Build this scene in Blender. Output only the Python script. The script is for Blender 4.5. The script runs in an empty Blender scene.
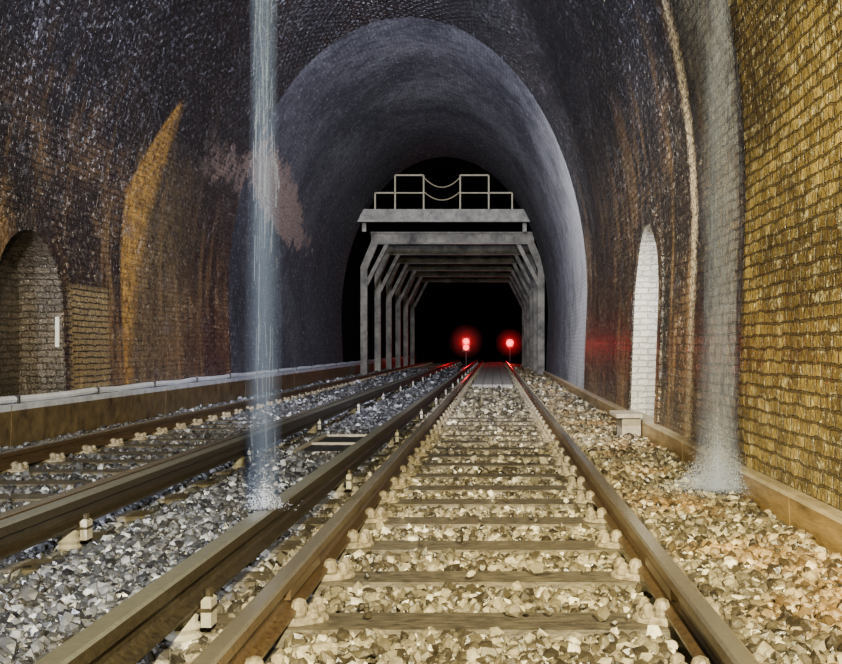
import bpy, math, random
import numpy as np
from mathutils import Vector
random.seed(7); rng=np.random.default_rng(7)
S=bpy.context.scene
COL=S.collection

# ---------------------------------------------------------------- materials
class NT:
    def __init__(s,name):
        s.m=bpy.data.materials.new(name); s.m.use_nodes=True
        s.t=s.m.node_tree; s.t.nodes.clear()
        s.out=s.t.nodes.new('ShaderNodeOutputMaterial')
    def n(s,typ,**kw):
        nd=s.t.nodes.new('ShaderNode'+typ)
        for k,v in kw.items():
            if k.startswith('_'): setattr(nd,k[1:],v)
            else:
                nd.inputs[k.replace('__',' ')].default_value=v
        return nd
    def l(s,a,b): s.t.links.new(a,b)
    def math(s,op,a,b=None,c=None,clamp=False):
        nd=s.t.nodes.new('ShaderNodeMath'); nd.operation=op; nd.use_clamp=clamp
        for i,x in enumerate((a,b,c)):
            if x is None: continue
            if isinstance(x,(int,float)): nd.inputs[i].default_value=x
            else: s.l(x,nd.inputs[i])
        return nd.outputs[0]
    def mul(s,*a):
        r=a[0]
        for x in a[1:]: r=s.math('MULTIPLY',r,x)
        return r
    def mix(s,f,a,b):
        nd=s.t.nodes.new('ShaderNodeMix'); nd.data_type='RGBA'
        for sock,x in ((nd.inputs[0],f),(nd.inputs[6],a),(nd.inputs[7],b)):
            if isinstance(x,(int,float)): sock.default_value=x
            elif isinstance(x,tuple): sock.default_value=(*x,1)
            else: s.l(x,sock)
        return nd.outputs[2]
    def noise(s,scale,vec=None,detail=4,rough=.6):
        nd=s.n('TexNoise',Scale=scale,Detail=detail,Roughness=rough)
        if vec is not None: s.l(vec,nd.inputs['Vector'])
        return nd.outputs['Fac']
    def ramp(s,f,lo,hi):   # linear clamp
        nd=s.n('MapRange'); nd.inputs['From Min'].default_value=lo; nd.inputs['From Max'].default_value=hi
        s.l(f,nd.inputs['Value']); return nd.outputs[0]
    def pos(s):
        g=s.n('NewGeometry'); x=s.n('SeparateXYZ'); s.l(g.outputs['Position'],x.inputs[0])
        return g.outputs['Position'],x.outputs[0],x.outputs[1],x.outputs[2],g
    def bsdf(s,color,rough=.6,metal=0,bump=None,bstr=.5,bdist=.01,spec=.5):
        b=s.n('BsdfPrincipled')
        if isinstance(color,tuple): b.inputs['Base Color'].default_value=(*color,1)
        else: s.l(color,b.inputs['Base Color'])
        if isinstance(rough,(int,float)): b.inputs['Roughness'].default_value=rough
        else: s.l(rough,b.inputs['Roughness'])
        b.inputs['Metallic'].default_value=metal
        b.inputs['Specular IOR Level'].default_value=spec
        if bump is not None:
            bp=s.n('Bump',Strength=bstr,Distance=bdist); s.l(bump,bp.inputs['Height']); s.l(bp.outputs[0],b.inputs['Normal'])
        s.l(b.outputs[0],s.out.inputs[0]); return b
    def brick(s,w=.225,h=.082,wob=.07,ms=.010):
        uv=s.n('UVMap').outputs[0]
        nz=s.n('TexNoise',Scale=6.0,Detail=3.0); s.l(uv,nz.inputs['Vector'])
        wb=s.n('VectorMath',_operation='MULTIPLY_ADD'); s.l(nz.outputs['Color'],wb.inputs[0]); wb.inputs[1].default_value=(wob,wob*.75,0); s.l(uv,wb.inputs[2])
        br=s.n('TexBrick',Scale=1.0); br.inputs['Color1'].default_value=(0,0,0,1); br.inputs['Color2'].default_value=(1,1,1,1); br.inputs['Mortar'].default_value=(.5,.5,.5,1)
        br.inputs['Mortar Size'].default_value=ms; br.inputs['Mortar Smooth'].default_value=.6
        br.inputs['Brick Width'].default_value=w; br.inputs['Row Height'].default_value=h; br.inputs['Bias'].default_value=0
        s.l(wb.outputs[0],br.inputs['Vector']); return br

def brick_mat(name,c1,c2,mortar,kind):
    m=NT(name); P,X,Y,Z,g=m.pos()
    br=m.brick(.17,.086,.075,.011) if kind=='A' else m.brick()
    fac=br.outputs['Fac']; inv=m.math('SUBTRACT',1.0,fac)
    col=m.mix(br.outputs['Color'],c1,c2)
    n1=m.noise(.7,P,6,.65); n2=m.noise(6,P,5,.7); n3=m.noise(30,P,3,.6)
    if kind=='A':
        col=m.mix(m.ramp(n2,.36,.64),col,m.mix(.6,col,(.05,.03,.008)))
        col=m.mix(m.ramp(n1,.44,.58),col,m.mix(.72,col,(.04,.026,.008)))
        col=m.mix(m.mul(m.ramp(Z,2.2,5.5),.9),col,(.02,.014,.010))
        sp=m.ramp(m.noise(11,P,5,.8),.55,.62)
        col=m.mix(m.mul(sp,.6),col,(.85,.78,.50))
        col=m.mix(m.mul(fac,.75),col,mortar)
    if kind=='B':
        col=m.mix(m.mul(fac,.7),col,mortar)
        col=m.mix(m.ramp(n1,.36,.53),col,m.mix(.87,col,(.010,.008,.008)))
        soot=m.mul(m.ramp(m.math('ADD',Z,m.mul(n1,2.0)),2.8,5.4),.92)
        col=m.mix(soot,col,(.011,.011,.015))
        sv=m.n('VectorMath',_operation='MULTIPLY'); m.l(P,sv.inputs[0]); sv.inputs[1].default_value=(1,1,.12)
        st=m.noise(2.6,sv.outputs[0],4,.6)
        col=m.mix(m.mul(m.ramp(st,.54,.64),m.ramp(Z,5,2),.5),col,(.34,.20,.07))
        col=m.mix(m.mul(m.ramp(st,.48,.37),.85),col,(.010,.009,.009))
        ye=m.math('ADD',Y,m.mul(m.math('SUBTRACT',n2,.5),.25))
        a=m.ramp(m.math('SUBTRACT',ye,m.mul(m.ramp(Z,3.4,5.1),1.25)),13.9,14.0); b=m.ramp(Z,5.1,4.95)
        wd=m.math('ADD',14.38,m.mul(m.ramp(Z,1.0,4.2),1.05))
        e=m.ramp(m.math('SUBTRACT',wd,ye),0,.35); c=m.ramp(X,-2,-3)
        k=m.mul(m.ramp(Y,14.0,14.3),m.ramp(Y,18.0,16),m.ramp(Z,4.6,3.4),c,m.ramp(n2,.33,.58))
        col=m.mix(m.mul(k,.5),col,(.25,.18,.075))
        k=m.mul(a,e,b,c)
        col=m.mix(m.mul(k,.85,m.ramp(n3,.1,.55)),col,m.mix(m.ramp(n2,.38,.62),(.72,.40,.08),(.20,.10,.02)))
        yy=m.math('ADD',Y,m.mul(m.math('SUBTRACT',n2,.5),.35))
        k2=m.mul(m.ramp(yy,8.85,8.98),m.ramp(yy,9.22,9.08),m.ramp(X,.5,1),m.ramp(n3,.35,.6))
        col=m.mix(m.mul(k2,.9),col,(.85,.72,.50))
        k3=m.mul(m.ramp(Y,7.1,7.4),m.ramp(Y,8.9,7.9),m.ramp(X,.5,1),m.ramp(n2,.28,.58))
        col=m.mix(m.mul(k3,.65),col,(.50,.54,.70))
        k4=m.mul(m.ramp(Y,12.1,12.2),m.ramp(Y,13.5,13.4),m.ramp(Z,1.95,1.85),m.ramp(X,-4,-4.5),inv)
        col=m.mix(m.mul(k4,.5,m.ramp(n1,.3,.5)),col,(.50,.38,.17))
        zz=m.math('ADD',Z,m.mul(m.math('SUBTRACT',n1,.5),2.2))
        k5=m.mul(m.ramp(m.math('ADD',Y,m.mul(n2,1.5)),17.6,18.4),m.ramp(X,-3,-4),m.ramp(zz,4.25,4.45),m.ramp(zz,5.1,4.9),m.ramp(n2,.42,.5))
        col=m.mix(m.mul(k5,.55),col,(.46,.33,.28))
        sp=m.ramp(m.noise(11,P,5,.85),.575,.615)
        col=m.mix(m.mul(sp,m.ramp(n1,.72,.35)),col,m.mix(m.ramp(Z,2,4.5),(.70,.58,.40),(.40,.42,.52)))
        sp2=m.ramp(m.noise(1.6,P,8,.8),.58,.66)
        col=m.mix(m.mul(sp2,.35),col,(.28,.27,.32))
    if kind=='W':
        col=m.mix(m.ramp(n2,.3,.8),col,m.mix(.35,col,(.35,.33,.28)))
        col=m.mix(m.mul(fac,.5),col,mortar)
    if kind=='L':
        col=m.mix(m.ramp(n1,.35,.6),col,m.mix(.6,col,(.02,.02,.02)))
        col=m.mix(m.mul(fac,.7),col,mortar)
    h=m.math('ADD',m.mul(inv,1.0),m.math('ADD',m.mul(n2,1.8),m.mul(n3,.9)))
    h=m.math('ADD',h,m.mul(br.outputs['Color'],inv,.9))
    rough=m.ramp(n3,.2,1.1)
    m.bsdf(col,rough,0,h,1.0,.028,.8)
    return m.m
M_A=brick_mat('brick_ochre',(.62,.46,.14),(.24,.17,.045),(.05,.034,.014),'A')  # lighter brick tone carries pale specular glints put into the colour
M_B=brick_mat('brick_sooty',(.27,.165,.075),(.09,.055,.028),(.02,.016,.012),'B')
M_W=brick_mat('brick_whitewashed',(.80,.78,.74),(.68,.66,.62),(.5,.48,.44),'W')
M_L=brick_mat('brick_refuge',(.19,.15,.11),(.10,.08,.06),(.03,.022,.015),'L')

m=NT('grey_lining'); P,X,Y,Z,g=m.pos(); br=m.brick(.24,.09,.09,.012)
n1=m.noise(.5,P,6,.65); n2=m.noise(5,P,6,.7); n3=m.noise(25,P,3,.6)
col=m.mix(m.ramp(n1,.40,.60),(.065,.065,.085),(.22,.22,.26))
col=m.mix(m.mul(m.ramp(n2,.46,.60),.65),col,(.035,.035,.05))
col=m.mix(m.mul(m.ramp(m.math('ADD',Y,m.mul(n1,4)),28,35),.85),col,(.018,.018,.024))  # darker far end: shadow ahead of the frames put into the colour
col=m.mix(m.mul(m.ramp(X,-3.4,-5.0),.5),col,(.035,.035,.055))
k=m.mul(m.ramp(X,.8,1.75),m.ramp(m.math('ADD',Y,m.mul(n2,4)),27.5,22),m.ramp(n1,.22,.5)); col=m.mix(m.mul(k,.8),col,(.62,.62,.64))  # paler right edge: the lit brightness is put into the lining colour
dy=m.math('POWER',m.math('ABSOLUTE',m.math('DIVIDE',m.math('SUBTRACT',m.math('ADD',Y,Z),27.4),3.6)),2.0); dz=m.math('POWER',m.math('ABSOLUTE',m.math('DIVIDE',m.math('SUBTRACT',m.math('ADD',Z,m.mul(Y,.12)),7.35),.65)),2.0)
r=m.math('ADD',m.math('ADD',dy,dz),m.mul(m.noise(2.2,P,5,.7),4.0)); k=m.mul(m.ramp(r,3.1,2.7),m.ramp(X,-3,-4))
col=m.mix(m.mul(k,.85),col,m.mix(m.ramp(n3,.4,.6),(.62,.46,.40),(.22,.14,.11)))
sp=m.ramp(m.noise(9,P,6,.88),.565,.605); col=m.mix(m.mul(sp,.75),col,(.48,.48,.56))
col=m.mix(m.mul(br.outputs['Fac'],.25),col,(.02,.02,.026))
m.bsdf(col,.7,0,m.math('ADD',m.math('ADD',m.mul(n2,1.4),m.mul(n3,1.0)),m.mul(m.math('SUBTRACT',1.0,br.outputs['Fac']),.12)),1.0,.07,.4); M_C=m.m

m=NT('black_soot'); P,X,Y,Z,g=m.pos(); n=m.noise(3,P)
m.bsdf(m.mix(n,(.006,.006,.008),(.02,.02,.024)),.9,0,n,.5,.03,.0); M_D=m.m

def plain(name,c1,c2,scale=8,rough=.6,metal=0,bd=.01,spec=.5,stretch=None):
    m=NT(name); P,X,Y,Z,g=m.pos()
    if stretch:
        v=m.n('VectorMath',_operation='MULTIPLY'); m.l(P,v.inputs[0]); v.inputs[1].default_value=stretch; P=v.outputs[0]
    n=m.noise(scale,P,5,.7); f=m.ramp(n,.32,.68)
    m.bsdf(m.mix(f,c1,c2),rough,metal,n,.6,bd,spec); return m.m
M_railtop=plain('rail_head_steel',(.38,.34,.26),(.52,.47,.37),40,.27,.75,.0006)
M_railside=plain('rail_rust',(.040,.024,.010),(.135,.085,.036),45,.40,.15,.003)
M_contop=plain('conductor_steel',(.27,.27,.23),(.38,.38,.32),40,.33,.65,.0006)
M_conside=plain('conductor_rust',(.014,.011,.007),(.060,.046,.026),45,.42,.1,.003)
M_sleeper=plain('sleeper_weathered',(.040,.034,.024),(.18,.155,.11),14,.45,0,.010,.5,(1,2.5,2))
M_chair=plain('cast_iron_chair',(.09,.07,.045),(.42,.36,.25),30,.4,.0,.004)
M_insul=plain('porcelain',(.28,.26,.20),(.48,.45,.38),12,.35,0,.002)
M_ledge=plain('ledge_concrete',(.04,.028,.012),(.19,.135,.06),4,.45,0,.02)
M_ledgetop=plain('ledge_top_lit',(.35,.37,.43),(.65,.70,.80),4,.5,0,.01)  # pale copy of the ledge: its lit top edge painted as colour
M_kerb=plain('kerb_stained',(.11,.068,.026),(.36,.24,.10),5,.4,0,.02,.5,(1,.4,2))
M_kerbtop=plain('kerb_top_lit',(.26,.20,.12),(.52,.44,.30),5,.4,0,.02,.5,(1,.4,2))  # lighter kerb copy: light on the top face put into the colour
M_conc=plain('concrete_pale',(.30,.26,.20),(.50,.45,.37),9,.7,0,.01)
M_steel=plain('gantry_paint',(.08,.075,.068),(.36,.35,.31),2.5,.6,0,.005)
M_steel2=plain('support_steel',(.025,.023,.02),(.24,.225,.19),1.8,.65,0,.005)
M_yrail=plain('railing_paint',(.26,.23,.14),(.38,.34,.22),6,.5)
M_black=plain('black_iron',(.015,.015,.017),(.035,.035,.038),10,.5)
M_board=plain('crossing_board',(.20,.19,.17),(.32,.30,.27),5,.7,0,.01,.5,(3,.5,1))
M_white=plain('white_enamel',(.6,.6,.6),(.75,.75,.75),10,.4)
M_pipe=plain('conduit_grey',(.60,.63,.72),(.80,.84,.92),5,.4)
M_floor=plain('ballast_bed',(.012,.010,.008),(.08,.07,.05),28,.8,0,.05)

m=NT('ballast_stone'); P,X,Y,Z,g=m.pos(); ri=g.outputs['Random Per Island']
n=m.noise(40,P,3,.6); nb=m.noise(.9,P,4,.6); nc=m.noise(2.2,P,3,.6)
ramp=m.n('ValToRGB'); m.l(ri,ramp.inputs[0]); e=ramp.color_ramp.elements
e[0].position=0; e[0].color=(.022,.017,.010,1); e[1].position=1; e[1].color=(.90,.84,.64,1)
for p,c in ((.35,(.075,.060,.034)),(.70,(.18,.15,.085)),(.91,(.40,.345,.22))):
    q=e.new(p); q.color=(*c,1)
warm=ramp.outputs[0]
gr=m.n('ValToRGB'); m.l(ri,gr.inputs[0]); e=gr.color_ramp.elements
e[0].color=(.008,.008,.011,1); e[1].color=(.58,.60,.66,1); q=e.new(.65); q.color=(.052,.055,.064,1); q=e.new(.9); q.color=(.15,.155,.175,1)
col=m.mix(m.ramp(X,-1.45,-.75),gr.outputs[0],warm)  # warm right, grey left: light tint put into the stones, plus iron staining
rust=m.mul(m.ramp(X,.8,1.1),m.ramp(nb,.47,.60),m.ramp(ri,.0,.4))
col=m.mix(m.mul(rust,.6),col,m.mix(ri,(.12,.05,.008),(.52,.28,.05)))
col=m.mix(m.mul(m.ramp(nc,.5,.65),.5),col,(.035,.026,.014))
col=m.mix(m.mul(m.ramp(n,.5,.75),.4),col,(.035,.03,.02))
m.bsdf(col,m.ramp(m.math('ADD',ri,n),-.1,1.9),0,n,.6,.006,1.0); M_stone=m.m

WC=(.55,.68,1,1)
m=NT('falling_water'); d=m.n('BsdfDiffuse'); d.inputs[0].default_value=WC; t=m.n('BsdfTranslucent'); t.inputs[0].default_value=WC
a=m.n('MixShader',Fac=.5); m.l(d.outputs[0],a.inputs[1]); m.l(t.outputs[0],a.inputs[2])
tr=m.n('BsdfTransparent'); b=m.n('MixShader',Fac=.09); m.l(tr.outputs[0],b.inputs[1]); m.l(a.outputs[0],b.inputs[2]); m.l(b.outputs[0],m.out.inputs[0]); M_water=m.m
m=NT('splash_drop'); d=m.n('BsdfDiffuse'); d.inputs[0].default_value=(.75,.82,1,1); t=m.n('BsdfTranslucent'); t.inputs[0].default_value=(.75,.82,1,1)
a=m.n('MixShader',Fac=.5); m.l(d.outputs[0],a.inputs[1]); m.l(t.outputs[0],a.inputs[2]); m.l(a.outputs[0],m.out.inputs[0]); M_drop=m.m
def vol(name,col,dens,an=0.0):
    m=NT(name); v=m.n('VolumeScatter',Density=dens,Anisotropy=an); v.inputs['Color'].default_value=(*col,1); m.l(v.outputs[0],m.out.inputs['Volume']); return m.m
M_mist=vol('water_mist',(.36,.52,1),.36)
M_mistR=vol('water_mist_wall',(.46,.58,1),.30)
M_glowhaze=vol('lamp_glow_haze',(1,.9,.9),.028)  # volume added to give the red lamps a glow
m=NT('red_signal_lens'); e=m.n('Emission',Strength=10.0); e.inputs[0].default_value=(1,.0,.01,1); m.l(e.outputs[0],m.out.inputs[0]); M_red=m.m

# ---------------------------------------------------------------- mesh builder
class MB:
    def __init__(s,mats): s.v=[];s.f=[];s.mi=[];s.uv=[];s.mats=mats;s.useuv=False
    def quad(s,pts,mi=0,uvs=None):
        b=len(s.v); s.v+= [tuple(p) for p in pts]; s.f.append(tuple(range(b,b+len(pts)))); s.mi.append(mi)
        if uvs: s.useuv=True
        s.uv.append(uvs or [(0,0)]*len(pts))
    def mesh(s,vs,fs,mi=0):
        b=len(s.v); s.v+=[tuple(p) for p in vs]
        for f in fs: s.f.append(tuple(i+b for i in f)); s.mi.append(mi); s.uv.append([(0,0)]*len(f))
    def box(s,c0,c1,mi=0,bev=0):
        x0,y0,z0=c0;x1,y1,z1=c1
        if bev<=0:
            vs=[(x0,y0,z0),(x1,y0,z0),(x1,y1,z0),(x0,y1,z0),(x0,y0,z1),(x1,y0,z1),(x1,y1,z1),(x0,y1,z1)]
            s.mesh(vs,[(0,3,2,1),(4,5,6,7),(0,1,5,4),(1,2,6,5),(2,3,7,6),(3,0,4,7)],mi)
        else:
            b=bev
            r=lambda z,i:[(x0+i,y0+i,z),(x1-i,y0+i,z),(x1-i,y1-i,z),(x0+i,y1-i,z)]
            vs=r(z0,0)+r(z1-b,0)+r(z1,b)
            fs=[(3,2,1,0),(8,9,10,11)]
            for k in (0,4):
                for i in range(4): fs.append((k+i,k+(i+1)%4,k+4+(i+1)%4,k+4+i))
            s.mesh(vs,fs,mi)
    def beam(s,p,q,w,h,mi=0,up=(0,0,1)):
        p=Vector(p);q=Vector(q);d=(q-p).normalized();u=Vector(up)
        if abs(d.dot(u))>.95:u=Vector((0,1,0))
        a=d.cross(u).normalized();b=a.cross(d).normalized()
        vs=[]
        for o in (p,q):
            for i,j in ((-1,-1),(1,-1),(1,1),(-1,1)): vs.append(o+a*i*w/2+b*j*h/2)
        s.mesh(vs,[(3,2,1,0),(4,5,6,7),(0,1,5,4),(1,2,6,5),(2,3,7,6),(3,0,4,7)],mi)
    def tube(s,pts,r,n=8,mi=0):
        pts=[Vector(p) for p in pts]
        b=len(s.v)
        for i,p in enumerate(pts):
            d=(pts[min(i+1,len(pts)-1)]-pts[max(i-1,0)]).normalized()
            u=Vector((0,0,1)) if abs(d.z)<.9 else Vector((1,0,0))
            a=d.cross(u).normalized();c=a.cross(d)
            for k in range(n):
                t=2*math.pi*k/n; s.v.append(tuple(p+(a*math.cos(t)+c*math.sin(t))*r))
        for i in range(len(pts)-1):
            for k in range(n):
                s.f.append((b+i*n+k,b+i*n+(k+1)%n,b+(i+1)*n+(k+1)%n,b+(i+1)*n+k)); s.mi.append(mi); s.uv.append([(0,0)]*4)
        for st in (0,len(pts)-1):
            s.f.append(tuple(b+st*n+k for k in range(n))); s.mi.append(mi); s.uv.append([(0,0)]*n)
    def lathe(s,x,y,prof,n=12,mi=0,axis='z',z=0,sx=1,sy=1):
        b=len(s.v)
        for r,h in prof:
            for k in range(n):
                t=2*math.pi*k/n
                s.v.append((x+sx*r*math.cos(t),y+sy*r*math.sin(t),z+h) if axis=='z' else (x+r*math.cos(t),y+h,z+r*math.sin(t)))
        for i in range(len(prof)-1):
            for k in range(n):
                s.f.append((b+i*n+k,b+i*n+(k+1)%n,b+(i+1)*n+(k+1)%n,b+(i+1)*n+k)); s.mi.append(mi); s.uv.append([(0,0)]*4)
        s.f.append(tuple(b+k for k in range(n))[::-1]); s.mi.append(mi); s.uv.append([(0,0)]*n)
        s.f.append(tuple(b+(len(prof)-1)*n+k for k in range(n))); s.mi.append(mi); s.uv.append([(0,0)]*n)
    def extr(s,prof,y0,y1,mis,n=1):
        b=len(s.v);k=len(prof)
        for i in range(n+1):
            y=y0+(y1-y0)*i/n
            s.v+=[(x,y,z) for x,z in prof]
        for i in range(n):
            for j in range(k):
                a=b+i*k; s.f.append((a+j,a+(j+1)%k,a+k+(j+1)%k,a+k+j)); s.mi.append(mis[j]); s.uv.append([(0,0)]*4)
        s.f.append(tuple(b+j for j in range(k))); s.mi.append(mis[0]); s.uv.append([(0,0)]*k)
        s.f.append(tuple(b+n*k+j for j in range(k))); s.mi.append(mis[0]); s.uv.append([(0,0)]*k)
    def make(s,name,parent=None,smooth=False):
        me=bpy.data.meshes.new(name); me.from_pydata(s.v,[],s.f)
        for mm in s.mats: me.materials.append(mm)
        me.polygons.foreach_set('material_index',s.mi)
        if smooth: me.polygons.foreach_set('use_smooth',[True]*len(s.f))
        if s.useuv:
            l=me.uv_layers.new(name='UVMap'); l.data.foreach_set('uv',[c for u in s.uv for q in u for c in q])
        me.update()
        o=bpy.data.objects.new(name,me); COL.objects.link(o)
        if parent: o.parent=parent
        return o
def empty(name,loc=(0,0,0)):
    o=bpy.data.objects.new(name,None); o.location=loc; COL.objects.link(o); return o

# ---------------------------------------------------------------- bore
CX=-1.8; ZS=3.0
def hw(z,off):
    if z<2.2: return 3.62+.08*z/2.2-off
    return (3.70-off)*math.sqrt(max(0,1-((z-2.2)/(5.7-off))**2))
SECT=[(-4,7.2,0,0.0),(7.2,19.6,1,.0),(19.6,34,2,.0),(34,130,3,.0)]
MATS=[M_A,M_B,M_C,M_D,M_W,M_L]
NICHE={1:(10.8,12.8,1.62,4),-1:(10.4,12.0,1.68,5)}
def wall(side):
    mb=MB(MATS)
    def strip(st,mi):
        N=14
        for (d0,o0,z0),(d1,o1,z1) in zip(st[:-1],st[1:]):
            for k in range(N):
                pts=[];uv=[]
                for d,o,zz,kk in ((d0,o0,z0,k),(d1,o1,z1,k),(d1,o1,z1,k+1),(d0,o0,z0,k+1)):
                    z=zz+(ZS-zz)*kk/N
                    pts.append((CX+side*hw(z,o),d,z)); uv.append((d,z))
                if side>0: pts=pts[::-1];uv=uv[::-1]
                mb.quad(pts,mi,uv)
    nd0,nd1,nsp,nmi=NICHE[side]
    r=(nd1-nd0)/2; dc=(nd0+nd1)/2
    for a,b,mi,off in SECT:
        if a<=nd0<b:
            strip([(a,off,0),(nd0,off,0)],mi)
            arc=[(dc-r*math.cos(math.pi*i/16),nsp+r*math.sin(math.pi*i/16)) for i in range(17)]
            strip([(d,off,z) for d,z in arc],mi)
            strip([(nd1,off,0),(b,off,0)],mi)
            out=[(nd0,0)]+arc+[(nd1,0)]
            dep=.55; L=0
            for (da,za),(db,zb) in zip(out[:-1],out[1:]):
                s_=math.hypot(db-da,zb-za)
                p=[(CX+side*hw(za,off),da,za),(CX+side*hw(zb,off),db,zb),(CX+side*(hw(1,off)+dep),db,zb),(CX+side*(hw(1,off)+dep),da,za)]
                mb.quad(p,nmi,[(0,L),(0,L+s_),(dep,L+s_),(dep,L)]); L+=s_
            mb.quad([(CX+side*(hw(1,off)+dep),d,z) for d,z in out],nmi,[(d,z) for d,z in out])
            rw=.23; L=0
            inn=[(nd0,.2)]+arc+[(nd1,.2)]
            ou=[(nd0-rw,.2)]+[(dc-(r+rw)*math.cos(math.pi*i/16),nsp+(r+rw)*math.sin(math.pi*i/16)) for i in range(17)]+[(nd1+rw,.2)]
            pr=.025
            for i in range(len(inn)-1):
                s_=math.hypot(ou[i+1][0]-ou[i][0],ou[i+1][1]-ou[i][1])
                f=lambda q,e:(CX+side*(hw(q[1],off)-e),q[0],q[1])
                mb.quad([f(inn[i],pr),f(inn[i+1],pr),f(ou[i+1],pr),f(ou[i],pr)],1,[(0,L),(0,L+s_),(rw,L+s_),(rw,L)])
                mb.quad([f(ou[i],pr),f(ou[i+1],pr),f(ou[i+1],0),f(ou[i],0)],1,[(0,L),(0,L+s_),(.02,L+s_),(.02,L)])
                mb.quad([f(inn[i],pr),f(inn[i+1],pr),f(inn[i+1],0),f(inn[i],0)],1,[(0,L),(0,L+s_),(.02,L+s_),(.02,L)])
                L+=s_
        else: strip([(a,off,0),((a+b)/2,off,0),(b,off,0)],mi)
    return mb.make('wall_right' if side>0 else 'wall_left')
wall(1); wall(-1)
mb=MB(MATS)
N=48
def cp(d,o,k):
    a0=math.asin((ZS-2.2)/(5.7-o)); a=a0+(math.pi-2*a0)*k/N
    return (CX+(3.7-o)*math.cos(a),d,2.2+(5.7-o)*math.sin(a))
arc=[0]
for k in range(N):
    arc.append(arc[-1]+(Vector(cp(0,0,k+1))-Vector(cp(0,0,k))).length)
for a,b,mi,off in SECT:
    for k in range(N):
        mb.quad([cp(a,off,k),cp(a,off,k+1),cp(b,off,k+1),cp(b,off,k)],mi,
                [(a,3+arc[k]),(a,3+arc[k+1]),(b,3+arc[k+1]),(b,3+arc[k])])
mb.make('ceiling')
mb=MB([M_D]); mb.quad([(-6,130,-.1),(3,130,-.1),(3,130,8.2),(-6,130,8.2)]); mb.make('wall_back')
mb=MB([M_floor]); mb.quad([(-5.6,-4,0),(2.1,-4,0),(2.1,130,0),(-5.6,130,0)]); mb.make('floor')

mb=MB([M_ledge,M_ledgetop])
for i in range(14):
    y0=-4+i*4.6; y1=y0+4.58
    mb.extr([(-5.6,0),(-5.0,0),(-4.98,.44),(-4.98,.50),(-5.6,.52)],y0,y1,[0,0,1,1,0],1)
mb.make('trim_left')
mb=MB([M_pipe,M_black])
mb.tube([(-5.06+.008*math.sin(i*1.7),-4+i*.8,.545+.01*math.sin(i*2.3)) for i in range(81)],.038,8,0)
for i in range(30): mb.box((-5.11,i*2-2,.50),(-5.01,i*2-1.97,.59),1)
mb.make('cable_conduit',smooth=False)
mb=MB([M_kerb,M_kerbtop])
for i in range(20):
    y0=-4+i*3.2
    mb.extr([(1.74,0),(1.73,.215),(1.745,.235),(1.95,.235),(1.95,0)],y0,y0+3.185,[0,1,1,0,0],1)
mb.make('trim_right')
mb=MB([M_conc]); mb.box((1.50,11.2,0.0),(1.72,11.7,.27),0,.02); mb.box((1.42,11.1,.27),(1.72,11.8,.315),0,.01); mb.make('concrete_marker_block')

# ---------------------------------------------------------------- tracks
SLZ=.065; RB=SLZ+.03; RT=.23
def rail_prof(x,z0,z1,hwid=.036,foot=.06,web=.010,hh=.042):
    P=[(-foot,0),(foot,0),(foot,.012),(web+.01,.028),(web,.04),(web,z1-z0-hh-.012),(hwid,z1-z0-hh),(hwid,z1-z0-.008),(hwid-.010,z1-z0),
       (-hwid+.010,z1-z0),(-hwid,z1-z0-.008),(-hwid,z1-z0-hh),(-web,z1-z0-hh-.012),(-web,.04),(-web-.01,.028),(-foot,.012)]
    P=[(x+a,z0+b) for a,b in P]
    mi=[1]*16; mi[8]=0; mi[7]=0; mi[9]=0
    return P,mi
SP=.68
def track(cx,y_first,ymax):
    e=empty('railway_track',(cx,0,0))
    mb=MB([M_railtop,M_railside])
    for sx in (-.7175,.7175):
        P,mi=rail_prof(sx+math.copysign(.036,sx),RB,RT); mb.extr(P,-3,110,mi,1)
        for yj in (3.9,22.2):
            for q in (-1,1):
                mb.box((sx+math.copysign(.036,sx)+q*.022-.012,yj-.3,RB+.045),(sx+math.copysign(.036,sx)+q*.022+.012,yj+.3,RB+.09),1,.005)
    mb.make('rails',e)
    mb=MB([M_sleeper]); mc=MB([M_chair])
    y=y_first
    while y<ymax:
        j=random.uniform(-.02,.02); w=.125+random.uniform(-.01,.01); t=random.uniform(-.008,.008)
        mb.box((-1.28,y-w+j,-.08),(1.28,y+w+j,SLZ+t*.5),0,.012)
        for sx in (-.7175,.7175):
            c=sx+math.copysign(.036,sx)
            mc.lathe(c,y,[(.175,0),(.175,.012),(.160,.026)],16,0,'z',SLZ-.002,1,.6)
            for q in (-1,1):
                mc.lathe(c+q*.062,y,[(.045,0),(.042,.026),(.030,.050),(.008,.058)],10,0,'z',SLZ+.02,.8,1)
                for yy in (-.045,.045):
                    mc.lathe(c+q*.125,y+yy,[(.030,0),(.030,.016),(.022,.022),(.022,.042),(.010,.052)],8,0,'z',SLZ+.02)
        y+=SP
    mb.make('sleepers',e); mc.make('rail_chairs',e)
    return e
TR=(-.055,-3.32)
track(TR[0],2.26,60); track(TR[1],2.5,60)

def conductor(x):
    e=empty('conductor_rail',(x,0,0))
    mb=MB([M_contop,M_conside]); P,mi=rail_prof(0,.17,.31,.042,.065,.018,.05); mb.extr(P,-3,60,mi,1); mb.make('rail',e)
    mb=MB([M_insul,M_conside]); y=3.42 if x>-1.5 else 4.95
    y-=3.3
    while y<58:
        mb.lathe(0,y,[(.075,0),(.075,.03),(.05,.04),(.065,.06),(.05,.075),(.065,.095),(.048,.11),(.055,.15),(.04,.168)],14,0,'z',.0)
        for q in (-1,1):
            mb.box((q*.09-.018,y-.035,.10),(q*.09+.018,y+.035,.205),0,.01)
            mb.lathe(q*.09,y,[(.016,0),(.016,.03),(.008,.036)],6,1,'z',.2)
        mb.box((-.11,y-.04,.155),(.11,y+.04,.168),1)
        y+=3.3
    mb.make('insulators',e)
conductor(-1.12); conductor(-2.22)

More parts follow.
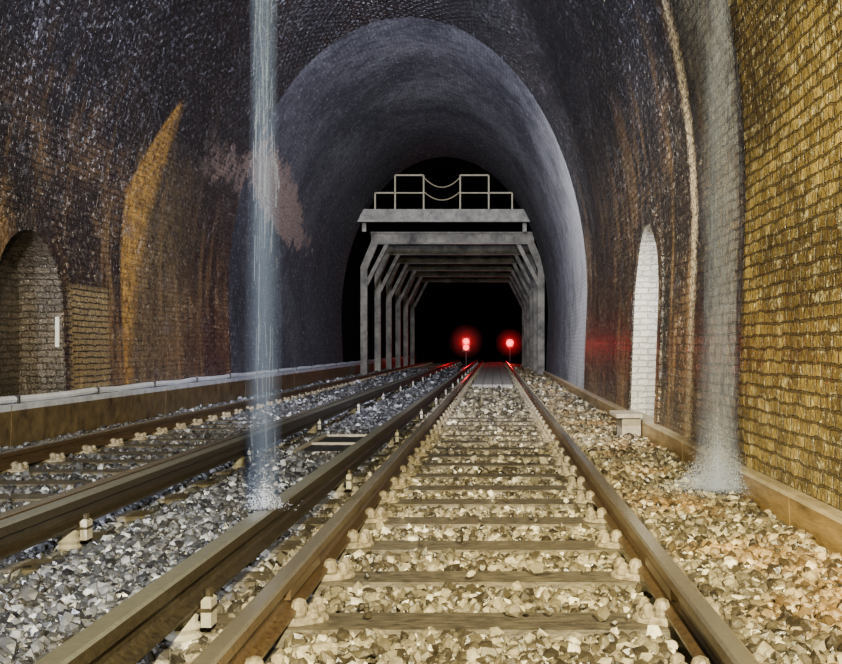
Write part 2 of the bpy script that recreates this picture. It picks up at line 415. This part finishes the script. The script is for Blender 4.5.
mb=MB([M_black,M_conc]); 
x0,x1,y0,y1=-2.02,-1.40,9.3,11.2
mb.box((x0,y0,0),(x1,y1,.05),0)
for (a,b) in (((x0,y0),(x1,y0+.06)),((x0,y1-.06),(x1,y1)),((x0,y0),(x0+.05,y1)),((x1-.05,y0),(x1,y1)),((x0,10.2),(x1,10.25))):
    mb.box((a[0],a[1],.0),(b[0],b[1],.075),1,.006)
mb.make('catch_pit_cover')
mb=MB([M_board])
for i in range(16):
    for k in range(4): mb.box((TR[0]-.52+k*.26,24+i*2.2,.06),(TR[0]-.52+k*.26+.25,24+i*2.2+2.17,.15),0,.008)
mb.make('walkway_boards')

# ---------------------------------------------------------------- ballast stones
phi=(1+5**.5)/2
ico=np.array([(-1,phi,0),(1,phi,0),(-1,-phi,0),(1,-phi,0),(0,-1,phi),(0,1,phi),(0,-1,-phi),(0,1,-phi),(phi,0,-1),(phi,0,1),(-phi,0,-1),(-phi,0,1)],float); ico/=np.linalg.norm(ico[0])
icf=np.array([(0,11,5),(0,5,1),(0,1,7),(0,7,10),(0,10,11),(1,5,9),(5,11,4),(11,10,2),(10,7,6),(7,1,8),(3,9,4),(3,4,2),(3,2,6),(3,6,8),(3,8,9),(4,9,5),(2,4,11),(6,2,10),(8,6,7),(9,8,1)])
V=[];F=[];base=0
def scatter(y0,y1,dens,r0,r1):
    global base
    n=int((y1-y0)*6.7*dens)
    x=rng.uniform(-4.96,1.69,n); y=rng.uniform(y0,y1,n); keep=np.ones(n,bool); lift=np.zeros(n)
    for tc,yf in ((TR[0],2.26),(TR[1],2.5)):
        dx=np.abs(x-tc); ph=(y-yf+SP/2)%SP-SP/2
        stray=rng.uniform(0,1,n)<.012
        keep&=~((dx<.9)&(np.abs(ph)<.142)&~stray)
        keep&=~((dx>.68)&(dx<.83))
        keep&=~((dx>.56)&(dx<.95)&(np.abs(ph)<.12))
        lift+=np.where((dx>.95),.02,0)+np.where((dx<.9)&(np.abs(ph)<.13),.06,0)
    for cx in (-1.12,-2.22): lift-=np.where(np.abs(x-cx)<.1,.03,0)
    keep&=~((x>-2.06)&(x<-1.36)&(y>9.25)&(y<11.25))
    keep&=~((np.abs(x-TR[0])<.56)&(y>24))
    keep&=~((x>1.40)&(y>11.05)&(y<11.85))
    x=x[keep];y=y[keep];lift=lift[keep];n=len(x)
    r=rng.uniform(r0,r1,n)*rng.choice([.6,.85,1,1.4],n)
    z=lift+rng.uniform(-.3,.8,n)*r+.010
    sc=r[:,None]*rng.uniform(.6,1.3,(n,3))
    v=ico[None]*(1+rng.uniform(-.28,.28,(n,12,1)))*sc[:,None,:]
    q=rng.normal(size=(n,4)); q/=np.linalg.norm(q,axis=1)[:,None]
    w,a,b,c=q.T
    R=np.stack([1-2*(b*b+c*c),2*(a*b-c*w),2*(a*c+b*w),2*(a*b+c*w),1-2*(a*a+c*c),2*(b*c-a*w),2*(a*c-b*w),2*(b*c+a*w),1-2*(a*a+b*b)],1).reshape(n,3,3)
    v=np.einsum('nij,nkj->nki',R,v)+np.stack([x,y,z],1)[:,None,:]
    V.append(v.reshape(-1,3)); F.append((icf[None]+(base+12*np.arange(n))[:,None,None]).reshape(-1,3)); base+=12*n
scatter(1.6,7,2500,.014,.024)
scatter(7,14,1200,.017,.028)
scatter(14,24,420,.027,.04)
scatter(24,45,110,.04,.055)
V=np.concatenate(V).astype(np.float32);F=np.concatenate(F).astype(np.int32)
me=bpy.data.meshes.new('ballast_stones'); me.vertices.add(len(V)); me.vertices.foreach_set('co',V.ravel())
me.loops.add(F.size); me.loops.foreach_set('vertex_index',F.ravel()); me.polygons.add(len(F)); me.polygons.foreach_set('loop_start',np.arange(0,F.size,3,dtype=np.int32))
me.update(calc_edges=True); me.materials.append(M_stone)
me.polygons.foreach_set('use_smooth',np.zeros(len(F),bool))
o=bpy.data.objects.new('ballast_stones',me); COL.objects.link(o)

# ---------------------------------------------------------------- steel supports + gantry
XL,XR=-4.72,1.66
for i in range(6):
    y=34.3+i*4.0
    mb=MB([M_steel2,M_black]); 
    for s_,xe,xt in ((-1,XL,XL+.42),(1,XR,XR-.42)):
        mb.beam((xe,y,0),(xe,y,4.0),.24,.24,0); 
        mb.beam((xe,y,3.95),(xt,y,4.95),.26,.20,0,(0,1,0))
        mb.box((xe-.2,y-.18,0),(xe+.2,y+.18,.06),0,.01)
        mb.beam((xe,y+.02,3.2),(xt-s_*.5,y+.02,5.0),.14,.16,0,(0,1,0))
    mb.box((XL+.25,y-.15,5.18),(XR-.25,y+.15,5.24),0); mb.box((XL+.25,y-.15,4.80),(XR-.25,y+.15,4.86),0); mb.box((XL+.25,y-.03,4.86),(XR-.25,y+.03,5.18),0)
    mb.make('tunnel_support_frame')
e=empty('maintenance_gantry',(0,33.6,0))
mb=MB([M_steel,M_yrail,M_black])
x0,x1=-4.95,1.35
mb.box((x0,-.35,5.86),(x1,.65,5.93),0,.01)
mb.box((x0+.1,-.32,5.50),(x1-.05,-.26,5.86),0)
mb.box((x0+.1,-.40,5.48),(x1-.05,-.20,5.53),0)
for k in range(9):
    x=x0+.25+k*(x1-x0-.5)/8; mb.box((x-.03,-.38,5.53),(x+.03,-.26,5.86),0)
for x in (x0+.3,x1-.3): mb.beam((x,.2,5.2),(x,.2,5.87),.14,.14,0)
mb.make('deck_girder',e)
mb=MB([M_yrail,M_black]); yy=-.3; zt=7.12
posts=[-3.5,-2.5,-1.22,-.22]
for x in posts: mb.beam((x,yy,5.93),(x,yy,zt),.05,.05,0)
for a,b in ((-3.5,-2.5),(-1.22,-.22)):
    mb.beam((a,yy,zt),(b,yy,zt),.05,.05,0,(0,1,0)); mb.beam((a,yy,6.5),(b,yy,6.5),.04,.04,0,(0,1,0))
for x in (-4.2,.6): mb.beam((x,yy,5.93),(x,yy,6.5),.05,.05,0)
mb.beam((-4.2,yy,6.5),(-3.5,yy,6.5),.05,.05,0); mb.beam((-.22,yy,6.5),(.6,yy,6.5),.05,.05,0)
for zz,sag in ((7.05,.35),(6.55,.3)):
    mb.tube([(-2.5+1.28*t/12,yy,zz-sag*4*(t/12)*(1-t/12)) for t in range(13)],.02,6,0)
mb.make('handrails',e)

# ---------------------------------------------------------------- signals
def signal(x,y,zs,r,en,hz):
    e=empty('red_signal_lamp',(x,y,0))
    mb=MB([M_black,M_red])
    mb.box((-.15,-.15,0),(.15,.15,.06),0,.01); mb.lathe(0,0,[(.04,0),(.04,zs[0]-.2)],10,0,'z',.05)
    mb.box((-.2,-.02,zs[0]-r-.06),(.2,.2,zs[-1]+r+.06),0,.02)
    for z in zs:
        mb.lathe(0,-.02,[(r,0),(r,-.015),(r*.6,-.05),(.01,-.06)],16,1,'y',z)
        for k in range(8):
            a=math.pi*k/8;b=math.pi*(k+1)/8;R=r+.03
            mb.quad([(R*math.cos(a),-.02,z+R*math.sin(a)),(R*math.cos(b),-.02,z+R*math.sin(b)),(R*math.cos(b),-.12,z+R*math.sin(b)),(R*math.cos(a),-.12,z+R*math.sin(a))],0)
    mb.make('signal_head',e)
    L=bpy.data.lights.new('red_lamp','POINT'); L.energy=en; L.color=(1,.005,.015); L.shadow_soft_size=.03
    lo=bpy.data.objects.new('red_lamp_light',L); lo.location=(0,-.3,zs[-1]); lo.parent=e; COL.objects.link(lo)
    for f in (1,.78,.58,.42,.3):
        bpy.ops.mesh.primitive_ico_sphere_add(subdivisions=3,radius=hz*f,location=(0,-.3,zs[-1])); o=bpy.context.object; o.name='lamp_glow_haze'; o.data.materials.append(M_glowhaze); o.parent=e  # nested spheres added around the lamp to build its soft glow
signal(-1.52,50,(1.08,1.40),.15,80,.90); signal(.94,60,(1.36,),.22,120,.92)

mb=MB([M_white]); mb.box((-5.55,11.985,1.10),(-5.50,11.997,1.48),0); mb.make('refuge_sign_plate')

# ---------------------------------------------------------------- falling water
def water(name,x,y,sx,sy,ztop,zb,n,splr,spn,mist,flare=0,r=.0014,lay=6):
    e=empty(name,(x,y,0)); x=y=0
    mb=MB([M_water,M_drop])
    for i in range(n):
        a=random.gauss(0,sx);b=random.gauss(0,sy)
        z1=random.uniform(zb,ztop); L=random.uniform(.06,.3); z0=max(zb,z1-L)
        rr=r*random.uniform(.5,1.4)
        f=lambda z:1+flare*((ztop-z)/(ztop-zb))**2
        p=[(x+a*f(z1),y+b,z1),(x+a*f(z0)+random.gauss(0,.004),y+b,z0)]
        mb.tube(p,rr,3)
    for i in range(spn):
        t=random.uniform(0,2*math.pi); q=abs(random.gauss(0,splr)); h=abs(random.gauss(0,splr*1.3))*max(.05,1-q/(2.5*splr))
        if x+q*math.cos(t)>.2: continue
        c=(x+q*math.cos(t),y+q*math.sin(t),zb+h); rr=random.uniform(.0008,.0022)
        mb.mesh([(c[0]+rr,c[1],c[2]),(c[0]-rr,c[1],c[2]),(c[0],c[1]+rr,c[2]),(c[0],c[1]-rr,c[2]),(c[0],c[1],c[2]+rr*1.8),(c[0],c[1],c[2]-rr)],
                [(0,2,4),(2,1,4),(1,3,4),(3,0,4),(2,0,5),(1,2,5),(3,1,5),(0,3,5)],1)
    mb.make('drops',e)
    for k in range(lay):
        s_=3.0-.45*k; mb=MB([mist]); sp=min(splr*(2.0-.28*k),.19)
        ph=[random.uniform(.82,1.15) for _ in range(9)]
        prof=[(sp,zb),(sp*.9,zb+splr*.7),(sp*.6+s_*sx*.4,zb+splr*1.9),(s_*sx*1.1,zb+splr*4)]
        zz0=zb+splr*4
        prof+=[(s_*sx*ph[j]*(1-.25*j/8),zz0+(ztop-zz0)*(j+1)/9) for j in range(9)]
        mb.lathe(0,0,prof,20,0,'z',0,1,sy/sx if sy<sx else 1)
        mb.make('spray_mist_%d'%(k+1),e)
water('falling_water_stream',-1.12,4.6,.027,.027,7.5,.32,300,.055,1100,M_mist)
water('falling_water_stream',1.57,6.7,.044,.044,3.9,.10,420,.15,18000,M_mistR,.3)

# ---------------------------------------------------------------- lights
def spot(name,loc,aim,energy,color,angle,blend=.6,size=.15):
    L=bpy.data.lights.new(name,'SPOT'); L.energy=energy; L.color=color; L.spot_size=math.radians(angle); L.spot_blend=blend; L.shadow_soft_size=size
    o=bpy.data.objects.new(name,L); o.location=loc; COL.objects.link(o)
    o.rotation_euler=(Vector(aim)-Vector(loc)).to_track_quat('-Z','Y').to_euler(); return o
spot('key_spot_warm',(.5,-1.2,2.3),(.6,7.5,0),5000,(1,.87,.52),75,.7,.05)  # unseen key spot standing in for the warm camera-side light
spot('fill_spot_wall',(-1.6,1.0,2.6),(1.9,7,1.8),2700,(1,.84,.42),70,.7,.05)  # unseen warm spot added to light the right wall
spot('fill_spot_left',(-3.0,-1.0,2.8),(-3.6,9.5,.2),3400,(.86,.91,1),68,.8,.05)  # unseen cool spot added for the left floor
spot('fill_spot_vault',(-1.8,2.5,4.5),(-1.6,26,5.2),13000,(.76,.80,1),60)  # added spot above the view, brightens the vault and beyond
spot('fill_spot_crown',(-1.8,12,6.7),(-1.6,27,5.8),5600,(.84,.86,1),70,1.0)  # hidden spot added to lift the grey lining overhead
spot('fill_spot_lining',(-3.8,13.5,6.3),(1.9,22.5,2.8),5400,(.97,.97,1),50,1.0)  # hidden spot added to brighten the right side of the lining
spot('fill_spot_refuge',(-1.2,7.0,4.4),(1.9,12.3,1.4),2600,(1,.93,.80),60)  # spot added out of view to light the right refuge
spot('fill_spot_gantry',(-1.8,16,7.0),(-1.7,35,5),1300,(1,.95,.86),35)  # hidden spot added to pick out gantry and frames
spot('fill_spot_leftwall',(-2.2,4,4.2),(-5.4,13.8,2.4),2700,(1,.87,.64),58,.9)  # unseen fill spot added for the left wall

w=bpy.data.worlds.new('World'); S.world=w; w.use_nodes=True
w.node_tree.nodes['Background'].inputs[0].default_value=(.03,.035,.05,1); w.node_tree.nodes['Background'].inputs[1].default_value=.2

cam=bpy.data.cameras.new('camera'); co=bpy.data.objects.new('camera',cam); COL.objects.link(co); S.camera=co
co.location=(0,0,1.10); co.rotation_euler=(math.radians(90),0,0)
cam.sensor_width=36; cam.lens=950/842*36; cam.shift_x=-74/842; cam.shift_y=15/842; cam.clip_end=300
